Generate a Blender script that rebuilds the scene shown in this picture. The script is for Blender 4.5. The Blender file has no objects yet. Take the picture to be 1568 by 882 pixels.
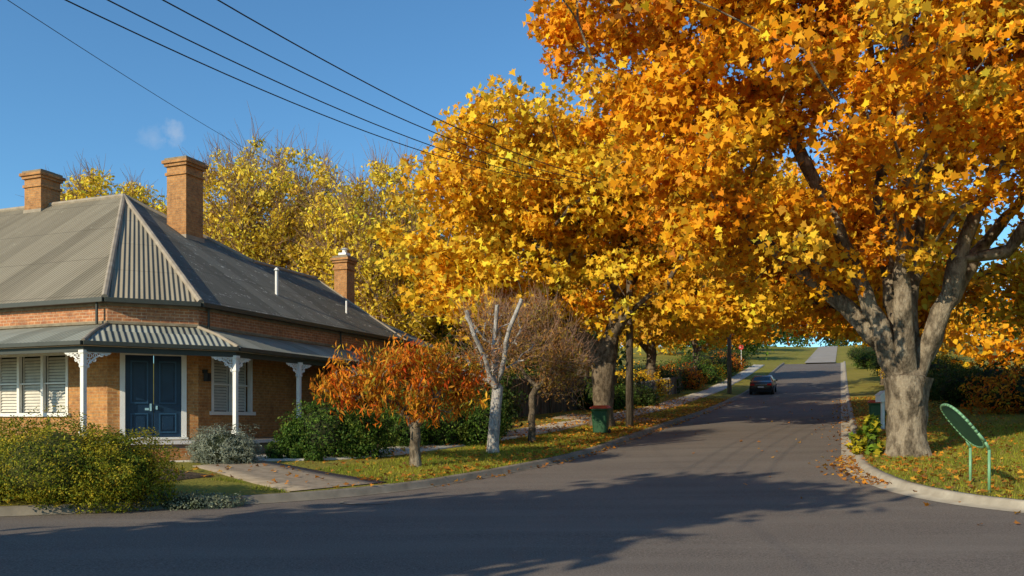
import bpy, bmesh, math, numpy as np
from mathutils import Vector
rng=np.random.default_rng(11)
scene=bpy.context.scene
TH=math.atan2(.933,.361); EU=np.array([math.cos(TH),math.sin(TH)]); EV=np.array([-math.sin(TH),math.cos(TH)])
def W(u,v): return (EU[0]*u+EV[0]*v, EU[1]*u+EV[1]*v)
def UVc(x,y): return (x*EU[0]+y*EU[1], x*EV[0]+y*EV[1])
# ---------------------------------------------------------------- terrain
_px=np.arange(-200,1200,1.0)
_py=np.interp(_px,[-200,-50,0,10,16,20,25,30,50,70,90,111,140,200,260,400,800,1200],[-1,-.2,0,.02,.08,.3,.6,.95,2.2,3.76,5.9,8.4,11.5,18.0,22,29,36,40])
_k=np.ones(7)/7; _ps=np.convolve(np.pad(_py,3,'edge'),_k,'valid')
def P(u): return np.interp(u,_px,_ps)
def poly_dense(pts):
    pts=np.array(pts,float); d=np.r_[0,np.cumsum(np.linalg.norm(np.diff(pts,axis=0),axis=1))]
    s=np.arange(0,d[-1],.25); a=np.c_[np.interp(s,d,pts[:,0]),np.interp(s,d,pts[:,1])]
    k=np.ones(13)/13
    b=a.copy()
    for c in (0,1):
        b[6:-6,c]=np.convolve(a[:,c],k,'valid')
    return b
KL=poly_dense([(400,7.07),(60,7.07),(30,7.07),(24.7,7.1),(21.5,7.5),(19.3,8.0),(15.6,8.8),(13.5,9.95),(9.94,12.9),(8.2,17),(7.5,25),(7,60),(6.8,200)])
KR=poly_dense([(400,-.44),(30,-.44),(23,-.44),(21.6,-.5),(18,-1.3),(16,-2.8),(14.6,-6),(13.6,-12),(13,-40),(12.8,-200)])
def normals(p):
    t=np.gradient(p,axis=0); t/=np.linalg.norm(t,axis=1)[:,None]
    return np.c_[-t[:,1],t[:,0]]
NL=normals(KL); NR=normals(KR)
if NL[100,1]>0: NL=-NL
if NR[100,1]<0: NR=-NR
def fn(p,lo):
    o=np.argsort(p[:,0]); uu=p[o,0]; vv=p[o,1]
    return lambda u: np.where(u<uu[0],lo,np.interp(u,uu,vv))
vL=fn(KL,200.); vR=fn(KR,-200.)
vLl=fn(KL+NL*.12,200.); vRl=fn(KR+NR*.12,-200.)
def surf(u,v):
    u=np.asarray(u,float); v=np.asarray(v,float)
    l=vL(u); r=vR(u)
    h=P(u)
    bump=.03*np.sin(u*.9+v*.6)*np.sin(v*.8-u*.3)
    return np.where(v>l,h+.13+.05*np.clip(v-l,0,20)+bump*np.clip((v-l)*.5,0,1)*.6,np.where(v<r,h+.13+.035*np.clip(r-v,0,12)+bump*np.clip((r-v)*.5,0,1),h))
def surf_xy(x,y):
    u,v=UVc(np.asarray(x),np.asarray(y)); return surf(u,v)
# ---------------------------------------------------------------- materials
def newmat(name):
    m=bpy.data.materials.new(name); m.use_nodes=True; nt=m.node_tree
    b=nt.nodes['Principled BSDF']; return m,nt,b
def N(nt,t,**kw):
    n=nt.nodes.new(t)
    for k,v in kw.items(): setattr(n,k,v)
    return n
def ramp(nt,fac,stops):
    r=N(nt,'ShaderNodeValToRGB'); nt.links.new(fac,r.inputs[0])
    e=r.color_ramp.elements
    while len(e)<len(stops): e.new(.5)
    for i,(p,c) in enumerate(stops): e[i].position=p; e[i].color=(*c,1)
    return r.outputs[0]
def noise(nt,scale,detail=4,rough=.55,vec=None):
    n=N(nt,'ShaderNodeTexNoise'); n.inputs['Scale'].default_value=scale; n.inputs['Detail'].default_value=detail; n.inputs['Roughness'].default_value=rough
    if vec is None:
        tc=N(nt,'ShaderNodeTexCoord'); vec=tc.outputs['Object']
    nt.links.new(vec,n.inputs['Vector']); return n.outputs['Fac']
def mixc(nt,fac,a,b,bt='MIX'):
    m=N(nt,'ShaderNodeMix',data_type='RGBA',blend_type=bt)
    for s,x in ((m.inputs[0],fac),(m.inputs[6],a),(m.inputs[7],b)):
        if isinstance(x,(int,float)): s.default_value=x
        elif isinstance(x,tuple): s.default_value=(*x,1)
        else: nt.links.new(x,s)
    return m.outputs[2]
def bump(nt,b,h,strength=.5,dist=.02):
    bn=N(nt,'ShaderNodeBump'); bn.inputs['Strength'].default_value=strength; bn.inputs['Distance'].default_value=dist
    nt.links.new(h,bn.inputs['Height']); nt.links.new(bn.outputs[0],b.inputs['Normal'])
def pmat(name,c1,c2,scale=3,rough=.7,bs=.3,bd=.01,metal=0,spec=.3,bscale=None):
    m,nt,b=newmat(name)
    f=noise(nt,scale); nt.links.new(ramp(nt,f,[(.3,c1),(.7,c2)]),b.inputs['Base Color'])
    b.inputs['Roughness'].default_value=rough; b.inputs['Metallic'].default_value=metal
    b.inputs['Specular IOR Level'].default_value=spec
    if bs: bump(nt,b,noise(nt,bscale or scale*6),bs,bd)
    return m
def asphalt_mat():
    m,nt,b=newmat('asphalt')
    c=ramp(nt,noise(nt,.35,5),[(.3,(.118,.100,.085)),(.7,(.158,.134,.112))])
    c=mixc(nt,.5,c,ramp(nt,noise(nt,45,4,.75),[(.38,(.045,.038,.034)),(.62,(.31,.265,.225))]))
    v=N(nt,'ShaderNodeTexNoise'); v.inputs['Scale'].default_value=.9; v.inputs['Detail'].default_value=6
    mp=N(nt,'ShaderNodeMapping'); mp.inputs['Scale'].default_value=(.18,1.6,1); mp.inputs['Rotation'].default_value=(0,0,-TH)
    tc=N(nt,'ShaderNodeTexCoord'); nt.links.new(tc.outputs['Object'],mp.inputs[0]); nt.links.new(mp.outputs[0],v.inputs[0])
    c=mixc(nt,ramp(nt,v.outputs[0],[(.42,(0,0,0)),(.72,(.5,.5,.5))]),c,(.22,.19,.16))
    c=mixc(nt,ramp(nt,noise(nt,18,2,.5),[(.72,(0,0,0)),(.76,(.8,.8,.8))]),c,(.36,.30,.23))
    nt.links.new(c,b.inputs['Base Color']); b.inputs['Roughness'].default_value=.92; b.inputs['Specular IOR Level'].default_value=.12
    bump(nt,b,noise(nt,70,3),.7,.01); return m
def ground_mat():
    m,nt,b=newmat('grass_ground')
    c=ramp(nt,noise(nt,.5,6),[(.3,(.19,.14,.035)),(.5,(.20,.20,.03)),(.72,(.27,.26,.035))])
    c=mixc(nt,.5,c,ramp(nt,noise(nt,14,5,.7),[(.3,(.09,.08,.02)),(.7,(.34,.30,.05))]))
    c=mixc(nt,ramp(nt,noise(nt,.09,4,.6),[(.4,(0,0,0)),(.65,(.6,.6,.6))]),c,(.30,.24,.06))
    nt.links.new(c,b.inputs['Base Color']); b.inputs['Roughness'].default_value=.95; b.inputs['Specular IOR Level'].default_value=.1
    bump(nt,b,noise(nt,18,5),.8,.05); return m
def brick_mat(name,c1,c2,mort,dark):
    m,nt,b=newmat(name)
    uv=N(nt,'ShaderNodeUVMap'); br=N(nt,'ShaderNodeTexBrick'); nt.links.new(uv.outputs[0],br.inputs['Vector'])
    br.inputs['Scale'].default_value=1; br.inputs['Brick Width'].default_value=.24; br.inputs['Row Height'].default_value=.086
    br.inputs['Mortar Size'].default_value=.010; br.inputs['Mortar Smooth'].default_value=.2; br.inputs['Bias'].default_value=0
    br.inputs['Color1'].default_value=(*c1,1); br.inputs['Color2'].default_value=(*c2,1); br.inputs['Mortar'].default_value=(*mort,1)
    c=mixc(nt,ramp(nt,noise(nt,1.3,5,.6,uv.outputs[0]),[(.4,(0,0,0)),(.7,(.75,.75,.75))]),br.outputs[0],dark)
    c=mixc(nt,.4,c,ramp(nt,noise(nt,7,4,.75,uv.outputs[0]),[(.3,(.08,.03,.012)),(.7,(.84,.42,.14))]))
    nt.links.new(c,b.inputs['Base Color']); b.inputs['Roughness'].default_value=.85
    inv=N(nt,'ShaderNodeMath',operation='SUBTRACT'); inv.inputs[0].default_value=1; nt.links.new(br.outputs['Fac'],inv.inputs[1])
    bump(nt,b,inv.outputs[0],.7,.01); return m
def corr_mat(name,c1,c2,c3,period=.1,lich=.62):
    m,nt,b=newmat(name)
    uv=N(nt,'ShaderNodeUVMap'); sp=N(nt,'ShaderNodeSeparateXYZ'); nt.links.new(uv.outputs[0],sp.inputs[0])
    mu=N(nt,'ShaderNodeMath',operation='MULTIPLY'); mu.inputs[1].default_value=2*math.pi/period; nt.links.new(sp.outputs[0],mu.inputs[0])
    si=N(nt,'ShaderNodeMath',operation='SINE'); nt.links.new(mu.outputs[0],si.inputs[0])
    mp=N(nt,'ShaderNodeMapping'); mp.inputs['Scale'].default_value=(2.2,.25,1); nt.links.new(uv.outputs[0],mp.inputs[0])
    c=ramp(nt,noise(nt,1.2,5,.6,mp.outputs[0]),[(.3,c1),(.7,c2)])
    sn=N(nt,'ShaderNodeMath',operation='SNAP'); sn.inputs[1].default_value=.76; nt.links.new(sp.outputs[0],sn.inputs[0])
    wn=N(nt,'ShaderNodeTexWhiteNoise',noise_dimensions='1D'); nt.links.new(sn.outputs[0],wn.inputs['W'])
    c=mixc(nt,.42,c,ramp(nt,wn.outputs[0],[(0,tuple(x*.7 for x in c1)),(1,tuple(x*1.35 for x in c2))]))
    c=mixc(nt,ramp(nt,noise(nt,2.6,8,.85,uv.outputs[0]),[(lich,(0,0,0)),(lich+.05,(.9,.9,.9))]),c,c3)
    fr=N(nt,'ShaderNodeMath',operation='FRACT'); dv=N(nt,'ShaderNodeMath',operation='DIVIDE'); dv.inputs[1].default_value=2.4; nt.links.new(sp.outputs[1],dv.inputs[0]); nt.links.new(dv.outputs[0],fr.inputs[0])
    lt=N(nt,'ShaderNodeMath',operation='LESS_THAN'); lt.inputs[1].default_value=.018; nt.links.new(fr.outputs[0],lt.inputs[0])
    ml=N(nt,'ShaderNodeMath',operation='MULTIPLY'); ml.inputs[1].default_value=.5; nt.links.new(lt.outputs[0],ml.inputs[0])
    c=mixc(nt,ml.outputs[0],c,tuple(x*.5 for x in c1))
    nt.links.new(c,b.inputs['Base Color']); b.inputs['Roughness'].default_value=.8; b.inputs['Specular IOR Level'].default_value=.08
    bump(nt,b,si.outputs[0],1.0,.022); return m
def leaf_mat(name='leaf',tf=.38):
    m=bpy.data.materials.new(name); m.use_nodes=True; nt=m.node_tree; b=nt.nodes['Principled BSDF']
    at=N(nt,'ShaderNodeAttribute',attribute_name='Col')
    nt.links.new(at.outputs['Color'],b.inputs['Base Color']); b.inputs['Roughness'].default_value=.6; b.inputs['Specular IOR Level'].default_value=.15
    tr=N(nt,'ShaderNodeBsdfTranslucent'); nt.links.new(at.outputs['Color'],tr.inputs[0])
    mx=N(nt,'ShaderNodeMixShader'); mx.inputs[0].default_value=tf
    nt.links.new(b.outputs[0],mx.inputs[1]); nt.links.new(tr.outputs[0],mx.inputs[2]); nt.links.new(mx.outputs[0],nt.nodes['Material Output'].inputs[0])
    return m
def bark_mat(name,a,b_,c,scale=2.2,zs=.45):
    m,nt,b=newmat(name); tc=N(nt,'ShaderNodeTexCoord'); mp=N(nt,'ShaderNodeMapping'); mp.inputs['Scale'].default_value=(1,1,zs); nt.links.new(tc.outputs['Object'],mp.inputs[0])
    f=noise(nt,scale*2,7,.62,mp.outputs[0]); col=ramp(nt,f,[(.40,a),(.48,b_),(.58,c)])
    f2=noise(nt,scale*9,5,.7,mp.outputs[0]); col=mixc(nt,.4,col,ramp(nt,f2,[(.3,tuple(x*.3 for x in a)),(.7,c)]))
    nt.links.new(col,b.inputs['Base Color']); b.inputs['Roughness'].default_value=.95; b.inputs['Specular IOR Level'].default_value=.15; bump(nt,b,f2,1.,.07); return m
def flat(name,c,rough=.5,metal=0,spec=.4,v=.12):
    return pmat(name,tuple(x*(1-v) for x in c),tuple(min(1,x*(1+v)) for x in c),4,rough,.12,.004,metal,spec,30)
M=dict(
 asphalt=asphalt_mat(), ground=ground_mat(), leaf=leaf_mat(),
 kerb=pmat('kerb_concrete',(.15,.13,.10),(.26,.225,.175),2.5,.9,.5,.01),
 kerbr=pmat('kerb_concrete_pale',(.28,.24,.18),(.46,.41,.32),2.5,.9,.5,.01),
 path=pmat('footpath_concrete',(.42,.38,.31),(.58,.53,.44),1.5,.9,.4,.01),
 drive=pmat('aggregate',(.22,.175,.12),(.34,.275,.20),5,.95,.6,.015,bscale=40),
 soil=pmat('soil',(.06,.04,.022),(.13,.09,.05),3,.95,.8,.04),
 lroad=pmat('worn_asphalt',(.28,.25,.21),(.36,.32,.27),.6,.9,.3,.01),
 brick=brick_mat('brick_wall',(.54,.25,.060),(.40,.145,.040),(.46,.34,.18),(.18,.07,.026)),
 brick2=brick_mat('brick_frieze',(.48,.15,.07),(.34,.10,.045),(.6,.46,.32),(.18,.065,.04)),
 brickc=brick_mat('brick_chimney',(.50,.22,.055),(.36,.14,.035),(.36,.26,.14),(.12,.05,.02)),
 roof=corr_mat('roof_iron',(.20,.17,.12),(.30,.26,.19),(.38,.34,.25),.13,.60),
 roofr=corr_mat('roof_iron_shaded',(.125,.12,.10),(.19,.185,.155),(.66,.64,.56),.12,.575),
 vroof=corr_mat('verandah_iron',(.20,.205,.165),(.31,.315,.265),(.36,.34,.28),.15,.7),
 cap=pmat('ridge_cap',(.26,.21,.15),(.38,.32,.24),3,.7,.3,.01),
 gutter=flat('gutter_paint',(.045,.048,.036)), white=flat('white_paint',(.78,.77,.73),.5,0,.4,.06),
 cream=flat('soffit_paint',(.45,.40,.32)),
 navy=flat('door_paint',(.007,.025,.058),.35,0,.4,.15), navy2=flat('door_trim_paint',(.02,.065,.13),.35,0,.4,.1),
 shutter=flat('shutter_paint',(.62,.59,.52)), metal=flat('metal',(.35,.35,.36),.4,.8), chrome=flat('chrome',(.6,.6,.6),.2,1),
 stone=pmat('cement_render',(.18,.14,.09),(.30,.25,.17),4,.9,.5,.01),
 bark=bark_mat('plane_bark',(.06,.045,.03),(.17,.13,.088),(.40,.33,.235)),
 barkd=bark_mat('dark_bark',(.06,.045,.03),(.14,.105,.07),(.27,.21,.145),4),
 birch=bark_mat('pale_bark',(.26,.22,.19),(.52,.47,.42),(.72,.68,.62),5),
 twig=pmat('twig',(.26,.15,.095),(.36,.22,.145),3,.9,0),
 timber=bark_mat('timber',(.07,.05,.035),(.13,.10,.07),(.20,.16,.12),3,.15),
 greymat=bark_mat('grey_timber',(.14,.13,.11),(.22,.20,.18),(.3,.28,.25),3,.15),
 bing=flat('bin_green',(.012,.07,.025),.45), binr=flat('bin_lid_red',(.5,.06,.02),.45),
 rubber=flat('rubber',(.02,.02,.02),.8), paintc=flat('car_paint',(.012,.014,.02),.2,.2,.8,.05),
 red=flat('red_lens',(.45,.01,.01),.25), sgreen=flat('sign_frame_paint',(.16,.34,.18),.4), sdark=flat('dark_recess',(.03,.042,.03),.8,0,.1),
 spanel=flat('sign_panel',(.04,.13,.075),.7,0,.2),
 signred=flat('sign_red',(.5,.02,.02),.4),
 wire=flat('wire',(.02,.02,.02),.6), iron=flat('cast_iron',(.16,.14,.12),.7,.2),
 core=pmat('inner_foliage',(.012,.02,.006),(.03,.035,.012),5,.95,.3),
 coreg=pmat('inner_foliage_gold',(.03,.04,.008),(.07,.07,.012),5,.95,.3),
)
g,nt,b=newmat('window_glass'); b.inputs['Base Color'].default_value=(.02,.025,.03,1); b.inputs['Roughness'].default_value=.06; b.inputs['Specular IOR Level'].default_value=.8; M['glass']=g
# ---------------------------------------------------------------- mesh helpers
OFF={}
def root(name,a,b_,z=0,frame='xy'):
    e=bpy.data.objects.new(name,None); scene.collection.objects.link(e); e.empty_display_size=.3
    if frame=='uv':
        x,y=W(a,b_); e.location=(x,y,z); e.rotation_euler=(0,0,TH)
    else: e.location=(a,b_,z)
    OFF[e.name]=np.array([a,b_,z],float); return e
def link(name,me,par,mat):
    o=bpy.data.objects.new(name,me); scene.collection.objects.link(o)
    if mat: me.materials.append(mat)
    if par: o.parent=par
    return o
def mesh_np(name,V,F,mat,par=None,col=None,smooth=False):
    V=np.asarray(V,np.float32); F=np.asarray(F,np.int32)
    if par is not None: V=V-OFF[par.name].astype(np.float32)
    me=bpy.data.meshes.new(name); n,k=F.shape
    me.vertices.add(len(V)); me.vertices.foreach_set('co',V.ravel())
    me.loops.add(n*k); me.loops.foreach_set('vertex_index',F.ravel())
    me.polygons.add(n); me.polygons.foreach_set('loop_start',np.arange(0,n*k,k,dtype=np.int32))
    if smooth: me.polygons.foreach_set('use_smooth',np.ones(n,bool))
    me.update(calc_edges=True)
    if col is not None:
        a=me.attributes.new('Col','FLOAT_COLOR','FACE'); c=np.ones((n,4),np.float32); c[:,:3]=col; a.data.foreach_set('color',c.ravel())
    return link(name,me,par,mat)
class B:
    def __init__(s): s.v=[]; s.f=[]
    def poly(s,pts): n=len(s.v); s.v+= [tuple(map(float,p)) for p in pts]; s.f.append(list(range(n,n+len(pts)))); return s
    def box(s,x0,x1,y0,y1,z0,z1):
        n=len(s.v); s.v+=[(x,y,z) for z in (z0,z1) for x,y in ((x0,y0),(x1,y0),(x1,y1),(x0,y1))]
        s.f+=[[n+i for i in f] for f in ((3,2,1,0),(4,5,6,7),(0,1,5,4),(1,2,6,5),(2,3,7,6),(3,0,4,7))]; return s
    def wbox(s,w,a0,a1,z0,z1,d0,d1):
        p,t,nn=w; n=len(s.v)
        for z in (z0,z1):
            for a,d in ((a0,d1),(a1,d1),(a1,d0),(a0,d0)): s.v.append((p[0]+t[0]*a+nn[0]*d,p[1]+t[1]*a+nn[1]*d,z))
        s.f+=[[n+i for i in f] for f in ((3,2,1,0),(4,5,6,7),(0,1,5,4),(1,2,6,5),(2,3,7,6),(3,0,4,7))]; return s
    def tube(s,p0,p1,r0,r1=None,k=8,cap=True):
        r1=r0 if r1 is None else r1; p0=Vector(p0); p1=Vector(p1); d=(p1-p0).normalized()
        a=d.orthogonal().normalized(); c=d.cross(a); n=len(s.v)
        for p,r in ((p0,r0),(p1,r1)):
            for i in range(k):
                t=2*math.pi*i/k; s.v.append(tuple(p+a*math.cos(t)*r+c*math.sin(t)*r))
        s.f+=[[n+i,n+(i+1)%k,n+k+(i+1)%k,n+k+i] for i in range(k)]
        if cap: s.f+=[[n+i for i in range(k)][::-1],[n+k+i for i in range(k)]]
        return s
    def path(s,pts,r,k=8):
        for i in range(len(pts)-1): s.tube(pts[i],pts[i+1],r,r,k)
        return s
    def done(s,name,mat,par=None,bevel=0,smooth=False):
        me=bpy.data.meshes.new(name); o3=OFF[par.name] if par is not None else np.zeros(3)
        me.from_pydata([(v[0]-o3[0],v[1]-o3[1],v[2]-o3[2]) for v in s.v],[],s.f); me.update()
        uv=me.uv_layers.new(name='UVMap'); Z=Vector((0,0,1))
        for p in me.polygons:
            n=p.normal
            if abs(n.z)<.99:
                t=Z.cross(n).normalized(); b_=n.cross(t)
            else: t=Vector((1,0,0)); b_=Vector((0,1,0))
            for li in p.loop_indices:
                q=Vector(s.v[me.loops[li].vertex_index]); uv.data[li].uv=(q.dot(t),q.dot(b_))
            if smooth: p.use_smooth=True
        o=link(name,me,par,mat)
        if bevel:
            m=o.modifiers.new('b','BEVEL'); m.width=bevel; m.segments=2; m.limit_method='ANGLE'
        return o
# ---------------------------------------------------------------- leaves
STAR=np.array([(0,-.35),(.44,-.52),(.44,-.09),(.92,.13),(.42,.36),(0,1),(-.42,.36),(-.92,.13),(-.44,-.09),(-.44,-.52)])
OVAL=np.array([(0,-.6),(.38,-.2),(.3,.35),(0,.9),(-.3,.35),(-.38,-.2)])
LONG=np.array([(0,-1),(.24,-.2),(0,1),(-.24,-.2)]); QUAD=np.array([(0,-.8),(.55,0),(0,.9),(-.55,0)])
BLADE=np.array([(-.09,0),(.09,0),(0,1)])
def nrm(a): return a/np.maximum(np.linalg.norm(a,axis=-1,keepdims=True),1e-6)
def leaves(name,Pt,size,shape,col,par,nb=None,droop=0,fold=.3,rand=1.,mat=None):
    n_=len(Pt); n=nrm(rng.normal(size=(n_,3)))*rand
    if nb is not None: n=n+nb
    n=nrm(n); t=rng.normal(size=(n_,3)); t[:,2]-=droop; t=nrm(t-(t*n).sum(1)[:,None]*n); s=np.cross(n,t)
    sz=(size*rng.uniform(.5,1.3,n_))[:,None,None]; fl=(fold*rng.uniform(.3,2.2,n_))[:,None,None]
    V=Pt[:,None]+sz*(shape[None,:,0,None]*s[:,None]+shape[None,:,1,None]*t[:,None]+fl*np.abs(shape[:,0])[None,:,None]*n[:,None]-fl*.5*(np.clip(shape[:,1],0,1)**2)[None,:,None]*n[:,None])
    K=len(shape)
    return mesh_np(name,V.reshape(-1,3),np.arange(n_*K).reshape(n_,K),mat or M['leaf'],par,col)
def palcol(pal,n,clus=None,nc=0,jit=.22,mixp=.45):
    c=np.array([p[0] for p in pal]); w=np.array([p[1] for p in pal],float); w/=w.sum()
    i=rng.choice(len(pal),n,p=w)
    out=c[i]
    if clus is not None:
        ci=c[rng.choice(len(pal),nc,p=w)][clus]; out=out*(1-mixp)+ci*mixp
    return np.clip(out*(1+rng.normal(0,jit,(n,1))),.002,.95)
ORANGE=[((.92,.37,.012),5),((.95,.50,.022),5),((.80,.25,.010),2.2),((.62,.54,.05),1.2),((.34,.15,.025),.8)]
YORANGE=[((.93,.47,.018),4),((.95,.60,.04),4),((.80,.34,.02),1.7),((.62,.57,.06),1.4),((.36,.20,.03),.5)]
YELLOW=[((.90,.64,.06),5),((.84,.56,.045),3),((.68,.56,.07),2),((.50,.32,.05),1)]
RED=[((.70,.13,.012),3),((.80,.28,.018),3.5),((.45,.05,.012),1.2),((.30,.28,.03),2.6),((.75,.42,.03),1.2)]
GREEN=[((.07,.14,.022),4),((.12,.20,.025),3),((.04,.08,.015),3),((.22,.24,.04),1)]
DGREEN=[((.04,.075,.017),4),((.07,.11,.025),3),((.15,.13,.03),1)]
# ---------------------------------------------------------------- trees
def grow(base,trunk,seeds,tips,trunk_r,tip_r,step=.8,wander=.08,up=.12,limb=0.):
    cap=60000; nd=np.zeros((cap,3)); par=np.full(cap,-1); pl=np.zeros(cap); n=0; rmin=np.zeros(cap)
    def add(p,pa):
        nonlocal n
        nd[n]=p; par[n]=pa; pl[n]=0 if pa<0 else pl[pa]+np.linalg.norm(nd[n]-nd[pa]); n+=1; return n-1
    i=add(base,-1)
    pts=[np.array(base,float)]+[np.array(t,float) for t in trunk]
    for a,b_ in zip(pts[:-1],pts[1:]):
        k=max(1,int(np.linalg.norm(b_-a)/.25))
        for j in range(1,k+1): i=add(a+(b_-a)*j/k+rng.normal(0,.012,3),i)
    nt_=n; top=pts[-1]
    for sd in seeds:
        d=np.linalg.norm(nd[:n]-np.array(sd[0]),axis=1); i=int(d.argmin())
        prev=nd[i].copy(); ln=0
        for q in sd:
            q=np.array(q,float); L=np.linalg.norm(q-prev); k=max(1,int(L/.4))
            for j in range(1,k+1):
                i=add(prev+(q-prev)*j/k+rng.normal(0,.045*min(1,limb*5),3),i); ln+=L/k; rmin[i]=limb*max(.3,1-ln/11)
            prev=q
    lo=max(1,int(nt_*.7))
    for t in tips[np.argsort(np.linalg.norm(tips-top,axis=1))]:
        d=np.linalg.norm(nd[lo:n]-t,axis=1)+.22*pl[lo:n]+np.clip(nd[lo:n,2]-t[2],0,9)*.3
        i=lo+int(d.argmin()); a=nd[i].copy(); L=np.linalg.norm(t-a); k=max(2,int(L/step))
        for j in range(1,k+1):
            s=j/k; q=a+(t-a)*s+np.array([0,0,up*L*math.sin(math.pi*s)])
            if j<k: q=q+rng.normal(0,wander*min(L,3),3)
            i=add(q,i)
    nd=nd[:n]; par=par[:n]; cnt=np.zeros(n); ch=np.zeros(n,int); np.add.at(ch,par[1:],1); cnt[ch==0]=1
    for j in range(n-1,0,-1): cnt[par[j]]+=cnt[j]
    e=math.log(trunk_r/tip_r)/math.log(cnt[0]); r=np.maximum(tip_r*cnt**e,rmin[:n])
    hh=nd[:nt_,2]-base[2]; r[:nt_]=np.maximum(r[:nt_],trunk_r*.93); r[:nt_]*=1+.32*np.exp(-hh/.35)
    if limb>.1: r[:nt_]*=1+.25*np.clip((hh-hh.max()*.55)/(hh.max()*.45),0,1)
    return nd,par,r,cnt,nt_
def branch_mesh(name,nd,par,r,cnt,mat,root_,sides=7):
    n=len(nd); D=np.zeros((n,3)); D[1:]=nrm(nd[1:]-nd[par[1:]]); D[0]=(0,0,1)
    main=np.full(n,-1); best=np.zeros(n)
    for j in range(1,n):
        if cnt[j]>best[par[j]]: best[par[j]]=cnt[j]; main[par[j]]=j
    j=np.arange(1,n); p=par[1:]; ismain=main[p]==j
    Ds=np.where(ismain[:,None],D[p],D[j]); rs=np.where(ismain,r[p],np.minimum(r[p]*.9,r[j]*1.5)); re=r[j]
    ref=np.array([.12,1,.07])
    def ring(c,d,rad):
        a=nrm(np.cross(d,ref)); b_=np.cross(d,a); th=np.arange(sides)*2*math.pi/sides
        q=c[:,None]+rad[:,None,None]*(np.cos(th)[None,:,None]*a[:,None]+np.sin(th)[None,:,None]*b_[:,None])
        big=np.clip((rad-.1)*3,0,1)[:,None]
        w=1+big*(.10*np.sin(3*th[None]+c[:,2:3]*1.7)+.07*np.sin(5*th[None]-c[:,2:3]*3.1)+.08*np.sin(c[:,2:3]*5+th[None]*2))
        return c[:,None]+(q-c[:,None])*w[...,None]
    V=np.concatenate([ring(nd[p],Ds,rs),ring(nd[j],D[j],re)],axis=1).reshape(-1,3)
    o=(np.arange(n-1)*2*sides)[:,None]; k=np.arange(sides); k2=(k+1)%sides
    F=np.stack([o+k,o+k2,o+sides+k2,o+sides+k],axis=-1).reshape(-1,4)
    return mesh_np(name,V,F,mat,root_,None,True)
def twigs(name,tips,m,L,rad,mat,root_,direc,spread=.6):
    n=len(tips)*m; a=np.repeat(tips,m,axis=0)+rng.normal(0,.12,(n,3)); d=nrm(np.repeat(direc,m,axis=0)+rng.normal(0,spread,(n,3)))
    l=L*rng.uniform(.5,1.2,(n,1)); mid=a+d*l*.5+rng.normal(0,.05,(n,3)); e=a+d*l+rng.normal(0,.08,(n,3))*l
    V=[];F=[]
    for q0,q1,r0,r1,off in ((a,mid,rad,rad*.7,0),(mid,e,rad*.7,rad*.3,1)):
        x=nrm(np.cross(d,[.3,.8,.2])); y=np.cross(d,x)
        pts=[]
        for q,rr in ((q0,r0),(q1,r1)):
            for t in (0,2.1,4.2): pts.append(q+rr*(math.cos(t)*x+math.sin(t)*y))
        V.append(np.stack(pts,1).reshape(-1,3)); o=(np.arange(n)*6)[:,None]+off*n*6
        F.append(np.concatenate([np.stack([o+i,o+(i+1)%3,o+3+(i+1)%3,o+3+i],-1) for i in range(3)],1).reshape(-1,4))
    mesh_np(name,np.concatenate(V),np.concatenate(F),mat,root_)
def blobpts(blobs,n,base,shell=.5):
    w=np.array([b_[3]*b_[4]*b_[5] for b_ in blobs])**.8; w/=w.sum(); i=rng.choice(len(blobs),n,p=w)
    d=nrm(rng.normal(size=(n,3))); r=rng.uniform(0,1,(n,1))**shell*rng.uniform(.8,1.06,(n,1)); bb=np.array([b_[:6] for b_ in blobs])[i]
    return bb[:,:3]+d*r*bb[:,3:6]+np.array([base[0],base[1],0])
SUNB=np.array([-.32,-.36,.0])
def tree(name,x,y,blobs,pal,nclus,per,lsize,shape,trunk_r=.4,th=3.,bark='bark',cr=.7,tip_r=.02,seeds=(),lean=(0,0),droop=.5,zflat=.75,up=.12,gz=None,shell=.5,nb=.4,tw=0,twL=1.,twr=.012,limb=0.,minz=.5):
    z=float(surf_xy(x,y)) if gz is None else gz
    R=root(name,x,y,z); base=np.array([x,y,z-.1])
    bl=[(b_[0],b_[1],b_[2]+z)+tuple(b_[3:]) for b_ in blobs]
    tips=blobpts(bl,nclus,(x,y),shell)
    sd=[[(x+q[0],y+q[1],z+q[2]) for q in s] for s in seeds]
    trunk=[(x+lean[0]*.4,y+lean[1]*.4,z+th*.5),(x+lean[0],y+lean[1],z+th)]
    nd,par,r,cnt,nt_=grow(base,trunk,sd,tips,trunk_r,tip_r,up=up,limb=limb)
    branch_mesh('trunk_and_branches',nd,par,r,cnt,M[bark],R,11 if limb>.1 else 8)
    if tw:
        c=tips.mean(0); twigs('twigs',tips,tw,twL,twr,M['twig'],R,nrm(tips-c)*.6+np.array([0,0,.7]),.5)
    n=nclus*per; ci=np.repeat(np.arange(nclus),per)
    cs=cr*rng.uniform(.55,1.3,(nclus,1))
    off=nrm(rng.normal(size=(n,3)))*rng.uniform(0,1,(n,1))**.45*cs[ci]; off[:,2]*=zflat
    pts=tips[ci]+off; keep=rng.uniform(size=n)<np.repeat(rng.uniform(.45,1.,nclus),per); keep&=pts[:,2]>z+minz
    pts=pts[keep]; ci=ci[keep]; off=off[keep]
    col=palcol(pal,len(pts),ci,nclus)
    leaves('foliage',pts,lsize,shape,col,R,nb=nrm(off)*.35+SUNB+np.array([0,0,nb]),droop=droop)
    return R
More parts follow.
